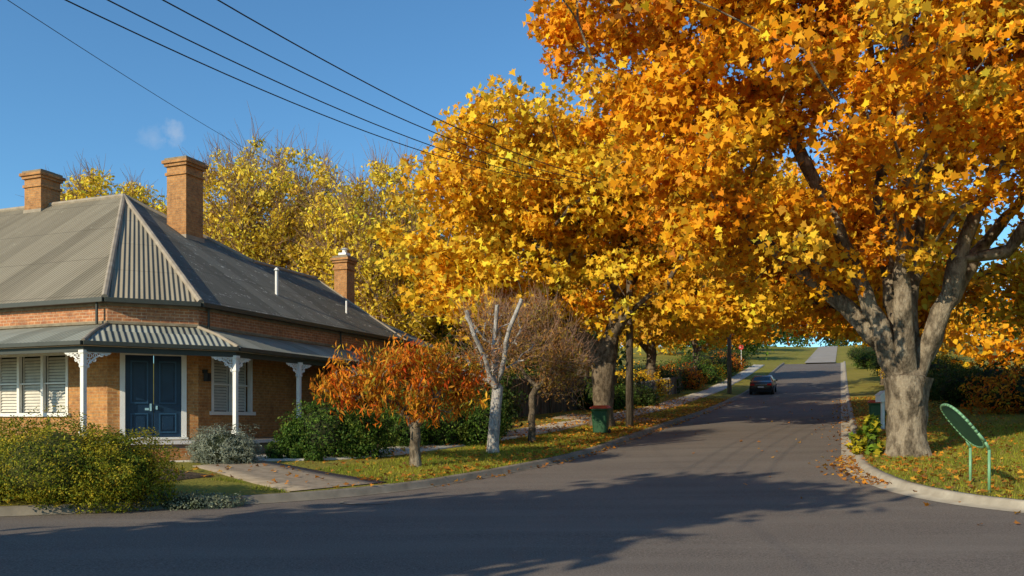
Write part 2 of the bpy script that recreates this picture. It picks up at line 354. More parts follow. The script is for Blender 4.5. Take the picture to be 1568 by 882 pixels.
def bush(name,x,y,ell,pal,n,ls,shape=OVAL,lump=.25,up=0,fold=.2,zb=None,core='core'):
    z=float(surf_xy(x,y)) if zb is None else zb; R=root(name,x,y,z)
    per=n//len(ell); allp=[];alln=[]
    bm=bmesh.new()
    for e in ell:
        c=np.array([x+e[0],y+e[1],z+e[2]]); rad=np.array(e[3:6])
        d=nrm(rng.normal(size=(per,3))); ph=rng.uniform(0,6,6)
        l=1+lump*(np.sin(4*d[:,0]+ph[0])*np.sin(5*d[:,1]+ph[1])+.6*np.sin(9*d[:,0]+ph[2])*np.sin(8*d[:,2]+ph[3])+.5*np.sin(13*d[:,1]+ph[4])*np.sin(12*d[:,2]+ph[5]))
        r=l*(1-.28*rng.uniform(0,1,per)**1.5)
        p=c+d*rad*r[:,None]; k=p[:,2]>surf_xy(p[:,0],p[:,1])-.02
        allp.append(p[k]); alln.append(d[k])
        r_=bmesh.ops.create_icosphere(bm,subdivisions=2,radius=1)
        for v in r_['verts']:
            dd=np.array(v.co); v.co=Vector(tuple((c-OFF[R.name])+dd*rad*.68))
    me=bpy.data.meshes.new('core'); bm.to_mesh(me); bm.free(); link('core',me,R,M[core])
    p=np.concatenate(allp); nn=np.concatenate(alln)
    cell=(np.floor(p[:,0]*3)*7+np.floor(p[:,1]*3)*13+np.floor(p[:,2]*4)*29).astype(int)%97
    col=palcol(pal,len(p),cell,97,.25,.4)
    leaves('foliage',p,ls,shape,col,R,nb=nn*.9+np.array([0,0,up]),fold=fold,droop=-.8)
    return R
# ---------------------------------------------------------------- ground + road
us=np.unique(np.round(np.r_[np.arange(-80,-4,6),np.arange(-4,6,1),np.arange(6,26,.2),np.arange(26,50,.5),np.arange(50,130,2),np.arange(130,400,10),np.arange(400,1100,60)],3))
sl=np.r_[0,.3,.6,1,1.5,np.arange(2,22,.8),25,30,40,60,90,150,300,600]
rows=[]
for u in us:
    l=float(vL(u)); r=float(vR(u)); ll=float(vLl(u)); rl=float(vRl(u)); ll=min(ll,l-.01); rl=max(rl,r+.01)
    v=np.r_[(r-sl)[::-1],np.linspace(rl,ll,14),l+sl]
    z=surf(np.full(len(v),u),v); a=len(sl)
    z[:a]=surf(np.full(a,u),v[:a]-1e-4); z[a+14:]=surf(np.full(a,u),v[a+14:]+1e-4)
    if u<120: z[a:a+14]=P(u)-.06
    else: z[a:a+14]=P(u)+.1
    X,Y=W(u,v); rows.append(np.c_[X,Y,z])
nv=len(rows[0]); V=np.concatenate(rows); i=np.arange(len(us)-1)[:,None]*nv; j=np.arange(nv-1)[None]
F=np.stack([i+j,i+nv+j,i+nv+j+1,i+j+1],-1).reshape(-1,4)[:,::-1]
mesh_np('ground',V,F,M['ground'],None,None,True)
rows=[]; ur=us[us<=118]
for u in ur:
    v=np.linspace(float(vRl(u)),float(vLl(u)),16); X,Y=W(u,v); rows.append(np.c_[X,Y,np.full(16,P(u))])
V=np.concatenate(rows); i=np.arange(len(ur)-1)[:,None]*16; j=np.arange(15)[None]
F=np.stack([i+j,i+16+j,i+17+j,i+j+1],-1).reshape(-1,4)[:,::-1]
mesh_np('road',V,F,M['asphalt'],None,None,True)
prof=[(-.17,.06),(-.15,.15),(0,.155),(.05,.13),(.09,.03),(.42,.006)]
def kerb(name,K,Nn,mat,gut):
    k=(K[:,0]<120)&(np.abs(K[:,1])<60); K=K[k];Nn=Nn[k]; rows=[]
    for o,h in prof:
        o=min(o,gut); q=K+Nn*o; X,Y=W(q[:,0],q[:,1]); rows.append(np.c_[X,Y,P(q[:,0])+h])
    n=len(K); V=np.concatenate(rows); i=np.arange(len(prof)-1)[:,None]*n; j=np.arange(n-1)[None]
    F=np.stack([i+j,i+n+j,i+n+j+1,i+j+1],-1).reshape(-1,4)
    mesh_np(name,V,F,mat,None)
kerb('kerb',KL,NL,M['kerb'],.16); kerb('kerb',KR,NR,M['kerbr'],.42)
def strip(name,pts,w,mat,lift=.02,step=.4,edge=True):
    pts=np.array(pts,float); d=np.r_[0,np.cumsum(np.linalg.norm(np.diff(pts,axis=0),axis=1))]; s=np.arange(0,d[-1]+.01,step)
    c=np.c_[np.interp(s,d,pts[:,0]),np.interp(s,d,pts[:,1])]
    if len(c)>12:
        k=np.ones(7)/7; c2=c.copy(); 
        for q in (0,1): c2[3:-3,q]=np.convolve(c[:,q],k,'valid')
        c=c2
    nn=normals(c); wd=np.interp(s,d,w) if hasattr(w,'__len__') else np.full(len(s),w); rows=[]
    fr=np.r_[-.5,np.linspace(-.5,.5,5),.5] if edge else np.linspace(-.5,.5,5)
    for q,f in enumerate(fr):
        p=c+nn*(wd*f)[:,None]; X,Y=W(p[:,0],p[:,1]); z=surf(p[:,0],p[:,1])+lift
        if edge and q in (0,len(fr)-1): z=z-lift-.05
        rows.append(np.c_[X,Y,z])
    n=len(c); m=len(rows); V=np.concatenate(rows); i=np.arange(m-1)[:,None]*n; j=np.arange(n-1)[None]
    F=np.stack([i+j,i+n+j,i+n+j+1,i+j+1],-1).reshape(-1,4)
    return mesh_np(name,V,F,mat,None)
FP=[(16.3,17.0),(17.3,15.4),(18.3,13.8),(19.9,12.3),(23,11.5),(28,10.8),(36,10.2),(45,9.8),(112,9.6)]
strip('footpath',FP,1.35,M['path'],.035)
strip('driveway',[(16.9,14.0),(14.9,9.35)],[1.8,2.4],M['drive'],.02)
strip('driveway',[(38,12.2),(38,7.3)],3.,M['drive'],.02)
strip('garden_bed',[(18.6,14.7),(21,13.9),(26,13.3),(32,13.2)],[1.2,2.0,2.6,3],M['soil'],.012)
strip('garden_bed',[(9.2,16.0),(15.6,14.4)],[4.5,3.4],M['soil'],.012)
rows=[]
uu=np.arange(117,330,4.)
for f in (.6,2.4,4.4): X,Y=W(uu,np.full(len(uu),f)); rows.append(np.c_[X,Y,P(uu)+.16])
n=len(uu); V=np.concatenate(rows); i=np.arange(2)[:,None]*n; j=np.arange(n-1)[None]
mesh_np('lane',V,np.stack([i+j,i+n+j,i+n+j+1,i+j+1],-1).reshape(-1,4),M['lroad'])
x,y=-2.75,16.1; Rm=root('manhole_cover',x,y,float(surf_xy(x,y)))
B().tube((x,y,OFF[Rm.name][2]),(x,y,OFF[Rm.name][2]+.012),.42,.41,28).done('lid',M['iron'],Rm)
bb=B()
for i in range(28):
    a=2*math.pi*i/28; a2=2*math.pi*(i+1)/28; z=OFF[Rm.name][2]+.006
    bb.poly([(x+.44*math.cos(a),y+.44*math.sin(a),z),(x+.52*math.cos(a),y+.52*math.sin(a),z),(x+.52*math.cos(a2),y+.52*math.sin(a2),z),(x+.44*math.cos(a2),y+.44*math.sin(a2),z)])
bb.done('rim',M['kerb'],Rm)
# ---------------------------------------------------------------- house
H=root('brick_house',18,18,0,'uv'); ZE=4.86; ZF=1.10
A_=(17.1,18.2); B_=(18.8,16.5); AP=(23.5,24.1,9.72)
B().poly([(A_[0],45,ZE),(*A_,ZE),AP,(23.5,45,9.72)]).done('roof_front',M['roof'],H)
B().poly([(*A_,ZE),(*B_,ZE),AP]).done('roof_corner',M['roof'],H)
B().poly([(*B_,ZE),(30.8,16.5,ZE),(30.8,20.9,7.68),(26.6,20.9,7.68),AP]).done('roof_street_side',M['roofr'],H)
B().poly([(26.6,20.9,7.68),(30.8,20.9,7.68),(30.8,25.3,ZE),(26.6,25.3,ZE)]).done('roof_rear_slope',M['roof'],H)
B().poly([AP,(30.5,16.9,5.13),(30.5,45,5.13),(23.5,45,9.72)]).done('roof_back',M['roof'],H)
rc=B(); rc.tube((*A_,ZE+.03),AP,.09,.09,8); rc.tube((*B_,ZE+.03),AP,.09,.09,8); rc.tube(AP,(23.5,45,9.72),.1,.1,8); rc.tube(AP,(26.6,20.9,7.68),.09,.09,8); rc.tube((26.6,20.9,7.68),(30.8,20.9,7.68),.09,.09,8); rc.tube((30.8,20.9,7.68),(30.8,16.5,ZE),.05,.05,6)
rc.done('ridge_caps',M['cap'],H)
def wl(p0,p1,inside=(24,24)):
    t=np.array(p1,float)-np.array(p0,float); L=np.linalg.norm(t); t/=L; n=np.array([t[1],-t[0]])
    if np.dot(n,np.array(inside)-np.array(p0))>0: n=-n
    return (p0,t,n),L
def wall(bb,w,L,z0,z1,ops):
    xs=sorted({0,L,*[o[0] for o in ops],*[o[1] for o in ops]}); zs=sorted({z0,z1,*[o[2] for o in ops],*[o[3] for o in ops]})
    p,t,n=w
    def pt(a,z,d=0): return (p[0]+t[0]*a+n[0]*d,p[1]+t[1]*a+n[1]*d,z)
    for a,b_ in zip(xs[:-1],xs[1:]):
        for c,d in zip(zs[:-1],zs[1:]):
            if any(o[0]<=a and b_<=o[1] and o[2]<=c and d<=o[3] for o in ops): continue
            q=[pt(a,c),pt(b_,c),pt(b_,d),pt(a,d)]
            e1=Vector(q[1])-Vector(q[0]); e2=Vector(q[3])-Vector(q[0])
            if e1.cross(e2).dot(Vector((n[0],n[1],0)))<0: q=q[::-1]
            bb.poly(q)
    for o in ops:
        for (a,b_,c,d) in ((o[0],o[0],o[2],o[3]),(o[1],o[1],o[2],o[3])): bb.poly([pt(a,c),pt(a,d),pt(a,d,-.2),pt(a,c,-.2)])
        bb.poly([pt(o[0],o[3]),pt(o[1],o[3]),pt(o[1],o[3],-.2),pt(o[0],o[3],-.2)]); bb.poly([pt(o[0],o[2]),pt(o[1],o[2]),pt(o[1],o[2],-.2),pt(o[0],o[2],-.2)])
Aw=(17.3,18.32); Bw=(18.92,16.7)
w1,L1=wl(Aw,(17.3,45)); w2,L2=wl(Aw,Bw); w3,L3=wl(Bw,(30.6,16.7)); w4,L4=wl((30.6,16.7),(30.6,25.1),(24,20))
cx=L2/2
op1=[(1.42,4.3,1.80,3.50),(8.,10.,1.8,3.5)]; op2=[(cx-.80,cx+.80,ZF,3.50)]; op3=[(.55,2.3,1.85,3.48),(7.8,9.2,3.0,4.1)]
wb=B(); wall(wb,w1,L1,0,4.2,op1); wall(wb,w2,L2,0,4.2,op2); wall(wb,w3,L3,0,4.2,op3); wall(wb,w4,L4,0,4.8,[])
wb.poly([(30.6,16.7,4.8),(30.6,25.1,4.8),(30.6,20.9,7.6)]); wb.done('walls',M['brick'],H)
fz=B(); wall(fz,w1,L1,4.2,4.8,[]); wall(fz,w2,L2,4.2,4.8,[]); wall(fz,w3,L3,4.2,4.8,[]); fz.done('frieze',M['brick2'],H)
tr=B()
for w,L in ((w1,L1),(w2,L2),(w3,L3)): tr.wbox(w,-.03,L,4.70,4.78,0.004,.05); tr.wbox(w,-.03,L,4.22,4.29,.004,.04)
tr.done('string_course',M['stone'],H)
gt=B(); 
def ring_path(bb,pts,h,d):
    for a,b_ in zip(pts[:-1],pts[1:]):
        w,L=wl(a,b_); bb.wbox(w,-.0,L,h[0],h[1],d[0],d[1])
ring_path(gt,[(17.1,45),A_,B_,(30.85,16.5)],(ZE-.10,ZE+.03),(-.02,.10)); gt.done('gutter',M['gutter'],H,.01)
sf=B(); sf.poly([(17.1,45,4.79),(*A_,4.79),(17.45,18.4,4.79),(17.45,45,4.79)]); sf.poly([(*A_,4.79),(*B_,4.79),(19,16.85,4.79),(17.45,18.4,4.79)]); sf.poly([(*B_,4.79),(30.8,16.5,4.79),(30.8,16.85,4.79),(19,16.85,4.79)]); sf.done('soffit',M['cream'],H)
C_=(15.6,17.3); D_=(18.5,15.0); ZV=3.56; ZW=4.20
vr=B(); 
def vq(o0,o1,i1,i0):
    m0=((o0[0]+i0[0])/2,(o0[1]+i0[1])/2,(ZV+ZW)/2+.05); m1=((o1[0]+i1[0])/2,(o1[1]+i1[1])/2,(ZV+ZW)/2+.05)
    vr.poly([(*o0,ZV),(*o1,ZV),m1,m0]); vr.poly([m0,m1,(*i1,ZW),(*i0,ZW)])
vq((15.6,45),C_,Aw,(17.3,45)); vq(C_,D_,Bw,Aw); vq(D_,(27.5,15.0),(27.5,16.7),Bw)
vr.done('verandah_roof',M['vroof'],H)
vc=B(); 
for o,i_ in ((C_,Aw),(D_,Bw)):
    m=((o[0]+i_[0])/2,(o[1]+i_[1])/2,(ZV+ZW)/2+.07); vc.tube((*o,ZV+.02),m,.05); vc.tube(m,(*i_,ZW+.02),.05)
vc.done('verandah_hip_caps',M['cap'],H)
vg=B(); ring_path(vg,[(15.6,45),C_,D_,(27.5,15.0)],(ZV-.09,ZV+.02),(-.02,.09)); vg.done('verandah_gutter',M['gutter'],H,.01)
vf=B(); ring_path(vf,[(15.68,45),(15.68,17.38),(18.55,15.1),(27.5,15.1)],(ZV-.24,ZV-.10),(-.05,.0)); vf.done('verandah_beam',M['gutter'],H)
ceil=B(); ceil.poly([(15.7,45,ZV-.03),(15.7,17.4,ZV-.03),(17.3,18.32,ZV-.03),(17.3,45,ZV-.03)]); ceil.poly([(15.7,17.4,ZV-.03),(18.55,15.12,ZV-.03),(18.92,16.7,ZV-.03),(17.3,18.32,ZV-.03)]); ceil.poly([(18.55,15.12,ZV-.03),(27.5,15.12,ZV-.03),(27.5,16.7,ZV-.03),(18.92,16.7,ZV-.03)]); ceil.done('verandah_ceiling',M['cream'],H)
fl=B()
fp=[(15.5,45),(15.5,17.25),(18.45,14.9),(27.5,14.9),(27.5,16.8),(19,16.8),(17.4,18.4),(17.4,45)]
fl.poly([(a,b_,ZF) for a,b_ in fp])
for a,b_ in zip(fp[:3],fp[1:4]): fl.poly([(*a,ZF),(*b_,ZF),(*b_,ZF-1),(*a,ZF-1)])
fl.done('verandah_floor',M['stone'],H)
fe=B(); ring_path(fe,fp[:4],(ZF-.09,ZF+.005),(.003,.05)); fe.done('floor_edge',M['white'],H)
st=B(); wst,Ls=wl((15.5,17.25),(18.45,14.9)); st.wbox(wst,.5,2.9,.3,ZF-.2,.052,.42); st.wbox(wst,.3,3.1,.2,ZF-.38,.42,.8); st.done('steps',M['brick'],H)
po=B(); lace=B()
def post(u,v,dirs):
    po.box(u-.055,u+.055,v-.055,v+.055,ZF,ZV-.2); po.box(u-.08,u+.08,v-.08,v+.08,ZF,ZF+.25); po.box(u-.075,u+.075,v-.075,v+.075,ZV-.62,ZV-.56); po.box(u-.085,u+.085,v-.085,v+.085,ZV-.28,ZV-.2)
    for d in dirs:
        d=np.array(d)/np.linalg.norm(d)
        def q(a,z): return (u+d[0]*a,v+d[1]*a,z)
        zt=ZV-.24
        lace.tube(q(.05,zt-.02),q(.62,zt-.02),.014,k=5)
        arc=[q(.06+.54*(1-math.cos(t)),zt-.50+.46*math.sin(t)) for t in np.linspace(0,math.pi/2,9)]
        lace.path(arc,.016,5)
        for (a,h,r) in ((.13,.10,.06),(.27,.09,.055),(.40,.07,.045),(.13,.24,.05),(.51,.055,.03),(.24,.2,.04),(.1,.36,.03)):
            lace.path([q(a+r*math.cos(t),zt-h+r*math.sin(t)) for t in np.linspace(0,2*math.pi,9)],.013,4)
            lace.tube(q(a,zt-h-r),q(a,zt-h+r),.010,k=4)
cd=(D_[0]-C_[0],D_[1]-C_[1]); dc=(-cd[0],-cd[1])
post(15.72,17.42,[(0,1),cd]); post(18.57,15.14,[dc,(1,0)]); post(21.4,15.12,[(-1,0),(1,0)]); post(24.4,15.12,[(-1,0),(1,0)]); post(15.72,21.2,[(0,1),(0,-1)]); post(15.72,24.6,[(0,1),(0,-1)])
po.done('posts',M['white'],H,.008); lace.done('lace_brackets',M['white'],H)
def window(w,a0,a1,z0,z1,n,shut=True):
    f=B(); s=B(); g=B()
    f.wbox(w,a0-.02,a0+.07,z0,z1,-.10,.02); f.wbox(w,a1-.07,a1+.02,z0,z1,-.10,.02); f.wbox(w,a0+.07,a1-.07,z1-.08,z1,-.1,.018); f.wbox(w,a0-.1,a1+.1,z0-.07,z0+.03,-.1,.08)
    wd=(a1-a0-.14)/n
    for i in range(n):
        b0=a0+.07+i*wd
        if i: f.wbox(w,b0-.045,b0+.045,z0+.03,z1-.08,-.1,.0)
        f.wbox(w,b0+.045,b0+wd-.045,(z0+z1)/2-.02,(z0+z1)/2+.02,-.085,-.04)
        if shut:
            s.wbox(w,b0+.05,b0+.09,z0+.03,z1-.08,-.15,-.12); s.wbox(w,b0+wd-.09,b0+wd-.05,z0+.03,z1-.08,-.15,-.12)
            zz=z0+.06
            while zz<z1-.12:
                p,t,nn=w
                def pt(a,d,z): return (p[0]+t[0]*a+nn[0]*d,p[1]+t[1]*a+nn[1]*d,z)
                s.poly([pt(b0+.09,-.125,zz),pt(b0+wd-.09,-.125,zz),pt(b0+wd-.09,-.160,zz+.075),pt(b0+.09,-.160,zz+.075)]); zz+=.085
    g.wbox(w,a0,a1,z0,z1,-.26,-.19)
    f.done('window_frame',M['white'],H); s.done('window_shutters',M['shutter'],H); g.done('window_dark',M['sdark'],H)
window(w1,*op1[0],3); window(w1,*op1[1],2); window(w3,*op3[0],2); window(w3,*op3[1],2)
d=B(); a0,a1=op2[0][0],op2[0][1]
d.wbox(w2,a0-.04,a0+.09,ZF,3.5,-.1,.03); d.wbox(w2,a1-.09,a1+.04,ZF,3.5,-.1,.03); d.wbox(w2,a0+.09,a1-.09,3.40,3.5,-.1,.028); d.wbox(w2,a0-.08,a1+.08,ZF,ZF+.06,-.1,.10)
d.done('door_frame',M['white'],H)
d=B(); e=B(); k=B()
for s0,s1 in ((a0+.09,cx-.006),(cx+.006,a1-.09)):
    d.wbox(w2,s0,s1,ZF+.06,3.40,-.13,-.085)
    for z0,z1 in ((ZF+.18,ZF+.72),(ZF+.98,ZF+2.15)):
        m0,m1=s0+.13,s1-.13
        for q in ((m0,m1,z0,z0+.035),(m0,m1,z1-.035,z1),(m0,m0+.035,z0+.035,z1-.035),(m1-.035,m1,z0+.035,z1-.035)): e.wbox(w2,*q,-.085,-.055)
        d.wbox(w2,m0+.08,m1-.08,z0+.08,z1-.08,-.085,-.065)
k.wbox(w2,cx-.10,cx-.05,ZF+.78,ZF+.98,-.084,-.05); k.wbox(w2,cx+.05,cx+.10,ZF+.82,ZF+.92,-.084,-.03); k.wbox(w2,cx-.22,cx-.12,ZF+.80,ZF+.86,-.084,-.07)
d.done('double_door',M['navy'],H,.006); e.done('door_mouldings',M['navy2'],H); k.done('door_hardware',M['chrome'],H)
lp=B()
lp.wbox(w3,.16,.22,2.95,3.05,0.0,.14); lp.wbox(w3,.12,.26,2.72,2.95,.08,.22); lp.done('wall_lantern',M['rubber'],H)
def chimney(u,v,zb,zt,w,nm,cap=True):
    c=B(); c.box(u-w/2,u+w/2,v-w/2,v+w/2,zb,zt-.62); q=w/2
    for (z0,z1,ex) in ((zt-.62,zt-.52,.05),(zt-.52,zt-.30,.0),(zt-.30,zt-.20,.07),(zt-.20,zt-.09,.13)): c.box(u-q-ex,u+q+ex,v-q-ex,v+q+ex,z0,z1)
    c.done('chimney_'+nm,M['brickc'],H)
    c=B(); c.box(u-q-.06,u+q+.06,v-q-.06,v+q+.06,zt-.09,zt); c.box(u-q+.12,u+q-.12,v-q+.12,v+q-.12,zt,zt+.07); c.done('chimney_cap_'+nm,M['stone'],H)
    c=B(); c.box(u-q-.03,u+q+.03,v-q-.03,v+q+.03,zb+.0,zb+.3); c.done('chimney_flashing_'+nm,M['cap'],H)
chimney(24.2,21.95,7.9,10.95,.86,'main'); chimney(23.5,28.1,9.2,10.95,.84,'front'); chimney(33.2,21.0,5.5,9.05,.66,'rear')
rb=B(); rb.box(30.62,36.5,18,26,1.5,5.0); rb.done('rear_wing',M['brick'],H)
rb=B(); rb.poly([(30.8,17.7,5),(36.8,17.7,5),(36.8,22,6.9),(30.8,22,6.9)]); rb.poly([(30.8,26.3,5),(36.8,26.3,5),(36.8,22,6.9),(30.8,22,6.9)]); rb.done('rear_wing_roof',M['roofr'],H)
vt=B(); vt.box(33.0,33.4,20.8,21.2,9.12,9.22); vt.tube((33.2,21.0,9.22),(33.2,21.0,9.4),.1); vt.tube((33.2,21.0,9.4),(33.2,21.0,9.46),.2,.05)
vt.tube((24.6,18.3,5.8),(24.6,18.3,6.85),.055); vt.tube((24.6,18.3,6.85),(24.6,18.3,6.95),.10,.03); vt.tube((28.6,18.0,5.7),(28.6,18.0,6.3),.04)
vt.done('vent_pipes',M['white'],H)
dp=B(); 
for (u,v) in ((17.12,18.5),(19.2,16.58),(26,16.6)): dp.tube((u,v,4.78),(u,v,4.2),.035)
dp.done('downpipes',M['gutter'],H)
# ---------------------------------------------------------------- neighbour house right
N2=root('brick_house',39,46,float(surf_xy(34,46)),'xy'); z=OFF[N2.name][2]
c=B(); c.box(33.2,47,44,54,z-1,z+3.2); c.done('walls',M['brick2'],N2)
c=B(); c.poly([(32.4,43.2,z+3.1),(47,43.2,z+3.1),(47,49,z+6),(36,49,z+6)]); c.poly([(32.4,43.2,z+3.1),(32.4,55,z+3.1),(36,49,z+6)]); c.poly([(32.4,55,z+3.1),(47,55,z+3.1),(47,49,z+6),(36,49,z+6)]); c.done('roof',M['roofr'],N2)
c=B(); c.box(32.3,47,43.05,43.2,z+2.95,z+3.1); c.box(32.3,32.4,43.2,55,z+2.95,z+3.1); c.box(35,36.6,43.9,43.99,z+.9,z+2.3); c.done('trim',M['white'],N2)
# ---------------------------------------------------------------- fences
def fence(name,pts,h,mat,gap=.0,bw=.14,pick=False):
    pts=np.array(pts,float); R=root(name,pts[0][0],pts[0][1],float(surf(*pts[0])),'uv')
    bb=B(); d=np.r_[0,np.cumsum(np.linalg.norm(np.diff(pts,axis=0),axis=1))]; s=0
    while s<d[-1]:
        u=np.interp(s,d,pts[:,0]); v=np.interp(s,d,pts[:,1]); z=float(surf(u,v)); hh=h+rng.uniform(-.02,.02)
        n=len(bb.v); bb.box(u,u+bw,v-.012+rng.uniform(-.006,.006),v+.012,z,z+hh)
        if pick:
            bb.v[n+4:n+8]=[(a,b_,c-.08) for a,b_,c in bb.v[n+4:n+8]]; bb.tube((u+bw/2,v,z+hh-.1),(u+bw/2,v,z+hh+.03),bw*.5,.01,4)
        s+=bw+gap
    bb.done('palings',mat,R)
    bb=B()
    for s in np.arange(0,d[-1],2.4):
        u=np.interp(s,d,pts[:,0]); v=np.interp(s,d,pts[:,1]); z=float(surf(u,v)); bb.box(u,u+.1,v-.13,v-.03,z,z+h+.05)
        u2=np.interp(s+2.4,d,pts[:,0]); v2=np.interp(s+2.4,d,pts[:,1]); z2=float(surf(u2,v2))
        for k in (.3,h-.3): bb.tube((u,v+.05,z+k),(u2,v2+.05,z2+k),.04,k=4)
    bb.done('posts_and_rails',mat,R)
fence('timber_fence',[(30,14.2),(36,13.6),(50,12.6)],1.75,M['timber'],.006)
fence('picket_fence',[(52,12.0),(66,11.6)],1.25,M['greymat'],.05,.09,True)
fence('timber_fence',[(68,12.0),(108,12.0)],1.7,M['timber'],.01)
# ---------------------------------------------------------------- bins
def bin_(u,v,lid):
    z=float(surf(u,v)); R=root('wheelie_bin',u,v,z,'uv'); b_=B(); k=8
    rings=[(.20,.24,.06),(.245,.29,.85),(.27,.315,.88),(.27,.315,.93)]; n0=[]
    for (a,c,h) in rings:
        n=len(b_.v); n0.append(n)
        for (sx,sy) in ((-1,-.8),(-.8,-1),(.8,-1),(1,-.8),(1,.8),(.8,1),(-.8,1),(-1,.8)): b_.v.append((u+sx*a,v+sy*c,z+h))
    for q in range(3):
        for i in range(8): b_.f.append([n0[q]+i,n0[q]+(i+1)%8,n0[q+1]+(i+1)%8,n0[q+1]+i])
    b_.f.append([n0[0]+i for i in range(8)][::-1]); b_.f.append([n0[3]+i for i in range(8)])
    b_.tube((u+.3,v-.25,z+.9),(u+.3,v+.25,z+.9),.025); b_.done('body',M['bing'],R,.008)
    l=B()
    for a,c,h in ((.29,.335,.93),(.29,.335,.97),(.2,.24,1.03)):
        for sx,sy in ((-1,-1),(1,-1),(1,1),(-1,1)): l.v.append((u+sx*a-.01,v+sy*c,z+h+(.03 if sx>0 else 0)))
    for q in (0,4):
        for i in range(4): l.f.append([q+i,q+(i+1)%4,q+4+(i+1)%4,q+4+i])
    l.f+= [[3,2,1,0],[8,9,10,11]]; l.done('lid',lid,R,.012)
    w=B(); w.tube((u+.24,v-.3,z+.1),(u+.24,v-.25,z+.1),.1,k=14); w.tube((u+.24,v+.25,z+.1),(u+.24,v+.3,z+.1),.1,k=14); w.tube((u+.24,v-.3,z+.1),(u+.24,v+.3,z+.1),.015); w.done('wheels',M['rubber'],R)
bin_(30.0,8.15,M['binr']); 
u_,v_=UVc(13.35,31.0); bin_(u_,v_,M['binr'])
# ---------------------------------------------------------------- power poles & lines
def pole(x,y,h,arm=True,r=.16,mat='timber'):
    z=float(surf_xy(x,y)); R=root('power_pole',x,y,z); b_=B(); b_.tube((x,y,z-.1),(x,y,z+h),r,r*.7,12); b_.done('shaft',M[mat],R,0,True)
    if arm:
        b_=B(); b_.box(x-1.25,x+1.25,y-.2,y-.1,z+h-.45,z+h-.33); b_.box(x-1.0,x+1.0,y-.2,y-.1,z+h-1.2,z+h-1.1); b_.done('crossarm',M['timber'],R)
        b_=B()
        for dx in (-1.15,-.5,.5,1.15): b_.tube((x+dx,y-.15,z+h-.33),(x+dx,y-.15,z+h-.12),.05,.03)
        b_.done('insulators',M['white'],R)
    return z+h
zt=pole(4.75,34.3,9.9); pole(16.9,66,9.5,True,.17,'greymat')
pw=B()
def wirecurve(p0,p1,sag,t0=-.55):
    p0=np.array(p0,float);p1=np.array(p1,float); pts=[]
    for t in np.linspace(t0,1,44):
        q=p0+(p1-p0)*t; q[2]-=4*sag*t*(1-t); pts.append(tuple(q))
    return pts
zw=zt-.1
for px,dx in ((90,-1.15),(155,-.5),(240,.5),(325,1.15)):
    X=(px-784)/1300*12; pw.path(wirecurve((X,12,7.6),(4.75+dx,34.15,zw),.75),.011,5)
pw.path(wirecurve((-7.2,12,7.6),(-9.7,48,14.5),.35),.006,5)
pw.path(wirecurve((5.9,34.15,zw),(17,66,surf_xy(16.9,66)+9.2),.5,0),.010,5); pw.path(wirecurve((3.6,34.15,zw),(15.8,66,surf_xy(16.9,66)+9.2),.5,0),.010,5)
pw.done('power_lines',M['wire'])
# ---------------------------------------------------------------- stop sign (far)
u,v=103,10.9; z=float(surf(u,v)); R=root('stop_sign',u,v,z,'uv'); B().tube((u,v,z),(u,v,z+2.7),.035).done('pole',M['white'],R)
s=B(); s.tube((u-.06,v,z+2.55),(u-.045,v,z+2.55),.30,.30,8); s.done('plate',M['signred'],R); s=B(); s.box(u-.066,u-.061,v-.17,v+.17,z+2.52,z+2.58); s.done('lettering',M['white'],R)
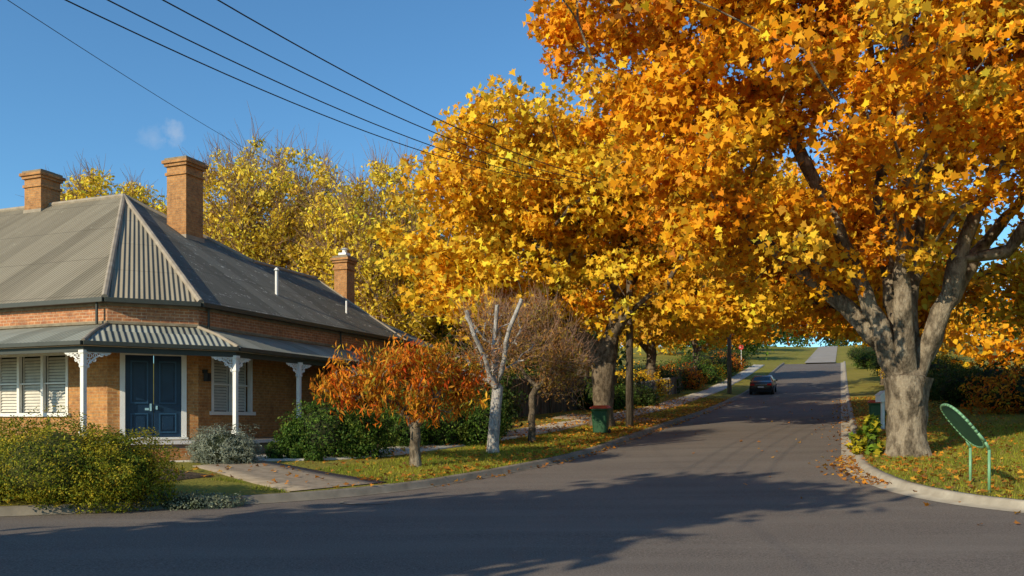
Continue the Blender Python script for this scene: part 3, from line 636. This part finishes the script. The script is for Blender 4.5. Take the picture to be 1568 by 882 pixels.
# ---------------------------------------------------------------- car
def car(u,v):
    z=float(P(u))+.0; R=root('parked_car',u,v,z,'uv'); sl_=math.atan((P(u+2)-P(u-2))/4); R.rotation_euler=(0,-sl_,TH)
    S=[(-2.30,.35,.60,.78,.80,.74,.66),(-2.24,.26,.62,.98,1.0,.84,.74),(-1.75,.22,.62,1.0,1.05,.89,.76),(-1.05,.20,.62,.99,1.36,.91,.62),(-.4,.20,.62,.97,1.45,.91,.62),(.4,.20,.62,.95,1.42,.91,.62),(.95,.20,.62,.94,1.22,.91,.66),(1.35,.20,.62,.93,.98,.90,.76),(2.0,.22,.60,.84,.88,.87,.72),(2.35,.30,.55,.68,.70,.76,.6)]
    b_=B()
    for (x,zl,zm,zb,zt,wm,wt) in S:
        for (w,h) in ((-wm*.92,zl),(-wm,zm),(-wm*.96,zb),(-wt,zt),(wt,zt),(wm*.96,zb),(wm,zm),(wm*.92,zl)): b_.v.append((u+x,v+w,z+h))
    for i in range(len(S)-1):
        for j in range(8): a=i*8+j; c=i*8+(j+1)%8; b_.f.append([a,c,c+8,a+8])
    b_.f.append(list(range(8))[::-1]); b_.f.append([(len(S)-1)*8+j for j in range(8)]); b_.done('body',M['paintc'],R,.02,True)
    g=B(); g.poly([(u-1.70,v-.66,z+1.07),(u-1.70,v+.66,z+1.07),(u-1.09,v+.56,z+1.36),(u-1.09,v-.56,z+1.36)])
    g.poly([(u+1.33,v-.68,z+1.02),(u+1.33,v+.68,z+1.02),(u+.72,v+.58,z+1.33),(u+.72,v-.58,z+1.33)])
    for s in (-1,1): g.poly([(u-1.3,v+s*.89,z+1.03),(u+.95,v+s*.885,z+.98),(u+.45,v+s*.655,z+1.36),(u-.95,v+s*.66,z+1.35)])
    g.done('windows',M['glass'],R)
    t=B(); t.box(u-2.33,u-2.2,v-.78,v-.48,z+.74,z+.9); t.box(u-2.33,u-2.2,v+.48,v+.78,z+.74,z+.9); t.done('tail_lights',M['red'],R,.01)
    t=B(); t.box(u-2.34,u-2.29,v-.22,v+.22,z+.58,z+.68); t.done('number_plate',M['white'],R)
    t=B(); t.box(u-2.34,u-2.27,v-.46,v+.46,z+.80,z+.83); t.done('chrome_strip',M['chrome'],R)
    t=B(); t.box(u-2.36,u-2.2,v-.76,v+.76,z+.27,z+.36); t.done('bumper',M['rubber'],R,.02)
    w=B(); h=B()
    for x in (-1.38,1.42):
        for s in (-1,1): w.tube((u+x,v+s*.70,z+.33),(u+x,v+s*.92,z+.33),.33,k=20); h.tube((u+x,v+s*.921,z+.33),(u+x,v+s*.935,z+.33),.21,k=12)
    w.done('wheels',M['rubber'],R); h.done('rims',M['metal'],R)
    m=B(); m.box(u+.65,u+.78,v-1.05,v-.9,z+.95,z+1.07); m.box(u+.65,u+.78,v+.9,v+1.05,z+.95,z+1.07); m.done('mirrors',M['paintc'],R,.02)
car(70.5,5.75)
# ---------------------------------------------------------------- lectern sign (right)
L1b=np.array([8.88,16.45]); L2b=np.array([8.60,15.3]); z=float(surf_xy(8.75,15.9)); R=root('information_sign',8.74,15.9,z)
up=np.array([-.66,-.10,.70]); fr=B()
pA=np.array([*L1b,z]); pB=np.array([*L2b,z]); hA=pA+[0,0,.80]; hB=pB+[0,0,.80]; ax=(hA-hB)/2; mid=(hA+hB)/2
out=[]
for t in np.linspace(-math.pi/2,1.5*math.pi,41):
    c,s=math.cos(t),math.sin(t); 
    r=(abs(c)**2.6+abs(s)**2.6)**(-1/2.6)
    out.append(mid+up*(.52+.56*s*r)+ax*1.02*(c*r))
fr.path([tuple(p) for p in out],.026,8)
for p,h in ((pA,hA),(pB,hB)): fr.path([tuple(p-[0,0,.1]),tuple(h-[0,0,.06]),tuple(h+up*.12),tuple(h+up*.34)],.026,8)
fr.done('frame',M['sgreen'],R,0,True)
n=np.cross(ax,up); n/=np.linalg.norm(n); pn=B(); cen=mid+up*.52
for sgn in (1,-1):
    for a,b2 in zip(out[:-1],out[1:]): pn.poly([tuple(cen+n*.01*sgn),tuple(a+n*.01*sgn),tuple(b2+n*.01*sgn)])
pn.done('panel',M['spanel'],R)
x,y=13.1,30.0; z=float(surf_xy(x,y)); R=root('letterbox',x,y,z); b_=B(); b_.box(x-.05,x+.05,y-.05,y+.05,z,z+1.0); b_.box(x-.17,x+.17,y-.2,y+.2,z+1.0,z+1.24); b_.poly([(x-.2,y-.23,z+1.24),(x+.2,y-.23,z+1.24),(x,y-.23,z+1.4)]); b_.poly([(x-.2,y-.23,z+1.24),(x,y-.23,z+1.4),(x,y+.23,z+1.4),(x-.2,y+.23,z+1.24)]); b_.poly([(x+.2,y-.23,z+1.24),(x+.2,y+.23,z+1.24),(x,y+.23,z+1.4),(x,y-.23,z+1.4)]); b_.done('box_and_post',M['white'],R)
# ---------------------------------------------------------------- TREES
tree('plane_tree',10.25,22.0,[(-2,-1,10.5,6,5.5,4.5),(4.5,-.5,10.5,6,5.5,4.5),(-6.4,-1,12.4,4.5,4,4.4),(-5.5,-.5,8,3.4,3.5,2.6),(0,-2,15,8,6,4),(4.5,-3.,6.4,4.6,2.6,2.4),(-3.2,-.5,5.6,3.9,3.5,1.4),(8,0,8,4,5,4),(7.5,-1,5.8,3.2,3,2.0),(1,-4,7.2,4,2.2,2.0),(5.5,-3.2,4.5,1.9,1.4,1.1),(6.8,-3.0,5.6,2.4,1.6,1.5)],
 ORANGE,1080,185,.128,STAR,trunk_r=.46,th=2.0,cr=.82,tip_r=.016,limb=.27,
 seeds=[[(-.25,0,2.0),(-.8,-.1,3.4),(-1.5,-.2,5.0),(-2.6,-.4,7),(-4,-.6,9.5)],[(-.05,.1,2.2),(-.25,.3,4),(-.5,.6,7),(-.8,.4,11)],[(.25,0,2.1),(.7,-.3,3.6),(1.3,-.7,5.8),(2.2,-1,8.8)],[(.3,.2,2.2),(1.0,.5,3.4),(2.2,.8,5.4),(4.2,1,7.6)],[(-.5,.2,2.8),(-1.9,.9,4.6),(-3.9,1.6,6.3),(-6,1.6,8)],[(.1,.3,2.3),(.35,.5,4.5),(.9,.9,8),(1,1,12)],[(-.1,-.2,2.3),(-.45,-.6,4.2),(-.7,-1.2,7),(-1,-2,10)]],shell=.42,minz=1.6)
tree('plane_tree',3.66,34.2,[(-4.9,0,7.6,3.9,4,4.0),(-3.4,0,10.2,3.9,4,3.6),(2,0,8.3,5,5,3.8),(6,1,8.0,4.2,4,3.0),(-3.8,-1,5,3.7,3,1.6),(4,-1,4.7,3.8,3,1.4),(0,-1.5,10.5,4,3,3)],YORANGE,620,130,.165,STAR,trunk_r=.42,th=2.8,cr=.95,shell=.45,bark='barkd',limb=.15)
for (u,v,s,pal) in ((47,13.8,1,ORANGE),(61,12.8,1,YORANGE),(82,12.8,.9,ORANGE),(40,-2.9,.95,ORANGE),(57,-3.0,1,ORANGE),(75,-3.4,1,YORANGE),(95,-4,1,ORANGE)):
    x,y=W(u,v); sg=1 if v>0 else -1
    ox,oy=-EV*sg*1.5
    tree('plane_tree',x,y,[(ox,oy,8.6*s,5.6*s,5.6*s,3.8*s),(2+ox*1.5,1+oy*1.5,5.4*s,4*s,4*s,1.6*s),(-2.5+ox,-1+oy,5.6*s,4*s,4*s,2.0*s)],pal,200,80,.26,OVAL,trunk_r=.36,th=3.,cr=1.15,shell=.45,bark='barkd')
tree('elm_tree',-16.5,58,[(0,0,11.2,6.2,6,6),(-2.8,0,8,5.8,5,5),(3.4,0,8.8,4.5,5,5)],YELLOW,600,130,.185,OVAL,trunk_r=.5,th=3,cr=1.05,tw=9,twL=2.1,twr=.022,droop=.2,shell=.36)
tree('elm_tree',-8.5,54,[(0,0,9.4,4.8,5,5.4),(1.5,0,6,4.5,5,3.5)],YELLOW,390,125,.185,OVAL,trunk_r=.45,th=3,cr=1.0,tw=9,twL=1.9,twr=.022,shell=.36)
tree('elm_tree',-32,66,[(0,0,11.8,6,6,6),(6,0,10.2,5,5,5.5)],YELLOW,360,110,.22,OVAL,trunk_r=.5,th=3,cr=1.1,tw=7,twL=1.8,twr=.024,shell=.38)
tree('elm_tree',-3.5,60,[(0,0,7,5,5,6)],YORANGE,190,80,.25,OVAL,trunk_r=.45,th=3,cr=1.1,bark='barkd')
tree('ornamental_tree',-2.42,21.3,[(-.2,0,2.6,1.8,1.5,.62),(-1.5,-.3,1.85,1.0,.9,.8),(1.0,.1,2.0,.85,.9,.8),(-.1,-.5,1.7,1.3,.8,.65),(-2.0,0,1.9,.5,.6,.5)],RED,175,60,.095,LONG,trunk_r=.13,th=1.0,bark='bark',cr=.32,tip_r=.010,droop=2.2,zflat=1.2,shell=.6,nb=.1)
tree('weeping_birch_tree',-.55,24.5,[(-.1,0,3.0,1.4,1.3,1.1),(0,0,4.0,.9,.8,.7)],[((.50,.20,.06),3),((.42,.24,.05),2),((.62,.38,.06),1.4)],80,44,.06,LONG,trunk_r=.16,th=1.9,bark='birch',cr=.5,tip_r=.020,tw=7,twL=.75,twr=.007,lean=(.12,0),droop=1.,limb=.075,
 seeds=[[(.05,-.1,1.9),(-.2,-.5,2.6),(-.5,-.9,3.3),(-.7,-1.0,4.0)],[(.1,-.1,1.9),(.3,-.5,2.7),(.5,-.9,3.5),(.8,-1.0,4.3)],[(.1,0,1.9),(0,-.3,3.0),(.15,-.6,4.2)]])
tree('weeping_birch_tree',.65,27.6,[(.2,0,3.0,1.6,1.4,1.2),(0,0,4.0,1.0,.9,.7),(1.1,0,2.3,1.1,.9,.9)],[((.48,.21,.06),3),((.40,.26,.05),3),((.26,.23,.04),2)],125,90,.07,LONG,trunk_r=.11,th=1.5,bark='barkd',cr=.5,tip_r=.010,tw=9,twL=.8,twr=.008,droop=1.5)
# tree behind the photographer's left shoulder: its shadow falls over the road
tree('plane_tree',-12.0,2.7,[(0,0,7.0,3.5,3.5,2.4),(.3,.0,4.6,3.6,3.6,1.9),(1.0,-1.4,4.2,3.2,2.8,1.6),(.5,-.3,9.2,2.8,2.8,1.8)],ORANGE,290,50,.36,OVAL,trunk_r=.4,th=1.8,cr=1.1,minz=1.5)
# ---------------------------------------------------------------- shrubs
GOLD=[((.27,.28,.02),4),((.50,.40,.028),2.8),((.10,.15,.018),3.5),((.50,.30,.02),.7)]
SILVER=[((.30,.33,.25),4),((.40,.43,.33),2),((.15,.18,.13),2)]
bush('golden_shrub',-8.0,14.85,[(-1.5,.3,.6,1.5,1.2,.88),(0,0,.62,1.4,1.1,.88),(1.05,.15,.48,.95,.85,.76),(-3.0,.1,.55,1.4,1.2,.88)],GOLD,80000,.031,OVAL,lump=.22,up=.5,core='coreg')
bush('silver_shrub',-7.15,21.0,[(0,0,.35,.8,.6,.62),(.45,-.1,.25,.5,.4,.45),(-.35,0,.3,.5,.4,.5)],SILVER,14000,.038,LONG,up=.5)
bush('silver_shrub',-9.9,20.3,[(0,0,.2,.8,.4,.3)],SILVER,4000,.035,LONG,up=.5)
bush('groundcover_plant',-5.9,15.3,[(0,0,.06,.75,.45,.22),(.5,.2,.05,.5,.4,.18),(-.6,0,.08,.5,.4,.2)],[((.24,.27,.18),3),((.13,.16,.08),2),((.32,.34,.24),1)],9000,.03,OVAL,up=.4)
bush('green_shrub',-5.0,22.7,[(0,0,.7,1.0,.8,.95),(.9,.2,.55,.8,.7,.75),(-.6,0,.45,.6,.5,.55)],GREEN,20000,.05,OVAL,up=.4)
bush('green_shrub',-2.2,26.2,[(0,0,.8,1.2,.8,1.2),(1.1,.3,.7,.9,.8,1.0),(-1.1,-.6,.6,.9,.8,.9)],GREEN,20000,.055,OVAL,up=.3)
bush('green_shrub',-3.6,27.6,[(0,0,1.2,1.8,1,1.6),(2.4,1.5,1.1,1.5,1,1.5)],DGREEN,14000,.08,OVAL)
bush('small_plants',-6.1,21.9,[(0,0,.2,.25,.2,.3),(.5,.1,.12,.2,.2,.2),(1.0,-.1,.1,.25,.2,.18)],GREEN,2500,.05,OVAL,up=.6)
x,y=W(16.0,20.5); bush('silver_shrub',x-1.2,y-1.2,[(0,0,.25,.8,.4,.3),(-1.4,.1,.3,.8,.4,.35)],SILVER,7000,.035,LONG,up=.5)
for (u,v,s,pal) in ((44,12.2,1.2,GREEN),(49,11.4,1.0,DGREEN),(52,14,1.5,DGREEN),(58,13.6,1.6,YORANGE),(64,13.8,1.8,DGREEN),(70,12.9,1.7,RED),(78,12.9,1.9,GREEN),(84,12.6,1.4,YORANGE),(90,13.2,2.0,DGREEN),(98,12.6,1.6,RED),(104,13.5,2.2,DGREEN),(42,16,1.6,DGREEN),(36,16.6,1.5,DGREEN),
                  (30,-8,1.4,DGREEN),(35,-9.5,1.6,DGREEN),(40,-7.5,1.5,RED),(47,-7,1.7,DGREEN),(54,-6,1.6,DGREEN),(28,-12,1.3,DGREEN),(64,-6,1.8,GREEN),(74,-6.5,2,YORANGE),(88,-6,2,DGREEN),(100,-4,1.6,GREEN),(38,-14,2,DGREEN),(33,-15,2.2,DGREEN),(25,-12.5,1.2,DGREEN),(122,-3.5,1.6,DGREEN)):
    x,y=W(u,v); bush('garden_shrub',x,y,[(0,0,s*.55,s*1.1,s,s*.75),(s*.9,s*.3,s*.4,s*.8,s*.8,s*.6),(-s*.8,s*.4,s*.45,s*.8,s*.8,s*.55)],pal,7000,.035*s+.04,OVAL,lump=.35)
bush('sapling_plant',9.5,22.4,[(0,0,.35,.22,.22,.4),(.05,.1,.75,.2,.2,.3),(-.3,.2,.3,.2,.2,.3)],[((.14,.22,.02),3),((.6,.42,.02),1)],300,.12,STAR,up=.6)
tree('garden_tree',22.5,36,[(0,0,5.5,3.5,3,2.6),(2,0,4,3,3,1.6),(3,0,8,3.5,3,3)],YORANGE,190,75,.2,OVAL,trunk_r=.22,th=1.8,cr=.9,bark='barkd')
pts=[];cols=[]
for (u,v,s,pal) in [(125,16,6,GREEN),(140,24,8,YORANGE),(165,18,7,DGREEN),(200,30,11,YORANGE),(240,22,9,GREEN),(130,-12,6,ORANGE),(150,-18,8,DGREEN),(180,-10,7,YORANGE),(230,-16,10,GREEN),(300,5,13,DGREEN),(320,-20,13,YORANGE),(310,35,13,GREEN),(90,30,7,YELLOW),(110,42,8,YORANGE),(120,60,9,GREEN),(100,80,9,YELLOW),(60,-22,6,ORANGE),(80,-25,7,DGREEN),(48,-26,6,YORANGE),(100,-30,8,ORANGE),(70,25,6,DGREEN),(52,24,5,GREEN),(340,70,14,YORANGE),(330,-60,14,GREEN),(62,-14,6,ORANGE)]:
    z=float(surf(u,v)); x,y=W(u,v); nc=70
    c=blobpts([(0,0,z+s*.75,s,s,s*.75),(s*.6,0,z+s*.5,s*.7,s*.7,s*.5),(-s*.7,0,z+s*.55,s*.7,s*.7,s*.5)],nc,(x,y),.5)
    ci=np.repeat(np.arange(nc),55); p=c[ci]+rng.normal(0,s*.13,(len(ci),3)); pts.append(np.c_[p,np.full(len(p),s)]); cols.append(palcol(pal,len(p),ci,nc))
p=np.concatenate(pts); leaves('distant_trees',p[:,:3],.055*p[:,3],QUAD,np.concatenate(cols),None,nb=SUNB+np.array([0,0,.3]))
# ---------------------------------------------------------------- grass blades
def scat(n,ulo,uhi,side,lo,hi):
    u=rng.uniform(ulo,uhi,n); d=rng.uniform(lo,hi,n); v=(vL(u)+d) if side>0 else (vR(u)-d); return u,v
G=[]
for a in ((60000,13.8,34,1,.12,3.2),(20000,34,60,1,.22,1.8),(75000,14.2,34,-1,.12,7),(25000,34,60,-1,.2,6)): G.append(np.array(scat(*a)))
G=np.concatenate(G,1); u,v=G
fpi=np.interp(u,[p[0] for p in FP],[p[1] for p in FP]); keep=~((np.abs(v-fpi)<.8)&(v>8))
dist=np.abs((u-14.9)*4.65-(v-9.35)*2.0)/5.06
keep&=~((dist<1.15)&(v>8)); keep&=~((np.abs(u-38)<1.5)&(v>7)); keep&=~((u<15.2)&(v>8)&(dist<1.2)); keep&=~((u<14.5)&(v>11))
u=u[keep];v=v[keep]; X,Y=W(u,v); n_=len(u)
pat=.5+.5*np.sin(u*1.3+v*.7)*np.sin(v*1.9-u*.4)
gc=np.array([(.20,.26,.025)])*(1-pat[:,None])+np.array([(.40,.38,.04)])*pat[:,None]; gc=gc*(1+rng.normal(0,.25,(n_,1))); gc[rng.uniform(size=n_)<.15]=(.40,.29,.09)
leaves('grass',np.c_[X,Y,surf(u,v)-.005],.08,BLADE,np.clip(gc,.01,.7),None,nb=None,droop=-5,fold=0.)
# ---------------------------------------------------------------- fallen leaves
fu=[];fv=[]
def drop(u,v): fu.append(u); fv.append(v)
n=4200; u=rng.uniform(14.2,60,n); drop(u,vR(u)-np.abs(rng.normal(0,2.8,n))-.05)
n=460; u=np.r_[rng.uniform(19,25,n//2),rng.uniform(22,60,n-n//2)]; drop(u,vR(u)+np.abs(rng.normal(0,.40,n))+.05)
n=1100; u=rng.uniform(16,60,n); drop(u,vL(u)+rng.uniform(-.35,1.0,n))
n=4500; u=24+36*rng.beta(1.3,1.5,n); drop(u,vL(u)+np.abs(rng.normal(0,2.6,n)))
n=120; u=rng.uniform(9,60,n); drop(u,vR(u).clip(-5,0)+rng.uniform(.2,7.2,n)*rng.uniform(0,1,n)**1.2)
n=420; u=rng.uniform(14.5,26,n); drop(u,vL(u)+rng.uniform(0,5,n))
u=np.concatenate(fu); v=np.concatenate(fv); X,Y=W(u,v); zz=surf(u,v)
onp=np.abs(v-np.interp(u,[p[0] for p in FP],[p[1] for p in FP]))<.8
k1=np.where(v>vL(u),1,0)+np.where(v<vR(u),1,0)
kerbn=((np.abs(v-vL(u))<.2)|(np.abs(v-vR(u))<.2))
zz=zz+.02+np.where(k1>0,rng.uniform(.0,.05,len(u)),0)+onp*.02+kerbn*.03
fl_=[((.70,.27,.03),4),((.80,.42,.05),3),((.50,.20,.04),3),((.34,.16,.06),2)]
leaves('fallen_leaves',np.c_[X,Y,zz],.075,STAR,palcol(fl_,len(u)),None,nb=np.array([0,0,2.0]),fold=.35)
# ---------------------------------------------------------------- light, sky, camera
el=math.radians(24); tx,ty=.72,.69; q=math.hypot(tx,ty); tx/=q;ty/=q
sd=bpy.data.lights.new('sun','SUN'); sd.energy=5.0; sd.angle=math.radians(.5); sd.color=(1,.86,.62)
so=bpy.data.objects.new('sun',sd); scene.collection.objects.link(so); so.location=(-30,-30,30)
so.rotation_euler=Vector((tx*math.cos(el),ty*math.cos(el),-math.sin(el))).to_track_quat('-Z','Y').to_euler()
w=bpy.data.worlds.new('World'); scene.world=w; w.use_nodes=True; nt=w.node_tree
sk=nt.nodes.new('ShaderNodeTexSky'); sk.sky_type='NISHITA'; sk.sun_disc=False; sk.sun_elevation=el; sk.sun_rotation=math.atan2(-tx,-ty)%(2*math.pi)
sk.air_density=1.0; sk.dust_density=.2; sk.ozone_density=1.8
mc=mixc(nt,1.0,sk.outputs[0],(.62,1.02,1.24),'MULTIPLY')
# small wisp of cloud, fixed to a sky direction
tc=N(nt,'ShaderNodeTexCoord')
for (dx,dz,rad,st_) in ((-.398,.338,.020,.55),(-.422,.333,.020,.25)):
    dv=Vector((dx,1,dz)).normalized()
    vm=N(nt,'ShaderNodeVectorMath',operation='DISTANCE'); nt.links.new(tc.outputs['Generated'],vm.inputs[0]); vm.inputs[1].default_value=dv
    nf=noise(nt,60,5,.6,tc.outputs['Generated'])
    ad=N(nt,'ShaderNodeMath',operation='MULTIPLY_ADD'); nt.links.new(nf,ad.inputs[0]); ad.inputs[1].default_value=rad*1.6; nt.links.new(vm.outputs['Value'],ad.inputs[2])
    mr=N(nt,'ShaderNodeMapRange'); nt.links.new(ad.outputs[0],mr.inputs[0]); mr.inputs[1].default_value=rad*.7; mr.inputs[2].default_value=rad*1.5; mr.inputs[3].default_value=st_; mr.inputs[4].default_value=0
    mc=mixc(nt,mr.outputs[0],mc,(4.2,4.6,5.2))
nt.links.new(mc,nt.nodes['Background'].inputs[0]); nt.nodes['Background'].inputs[1].default_value=.14
cd_=bpy.data.cameras.new('camera'); cam=bpy.data.objects.new('camera',cd_); scene.collection.objects.link(cam); scene.camera=cam
cam.location=(0,0,1.6); cam.rotation_euler=(math.radians(90),0,0); cd_.sensor_width=36; cd_.lens=36*1300/1568; cd_.shift_y=204/1568; cd_.clip_end=3000; cd_.clip_start=.1
scene.view_settings.view_transform='Standard'; scene.view_settings.look='None'; scene.view_settings.exposure=0
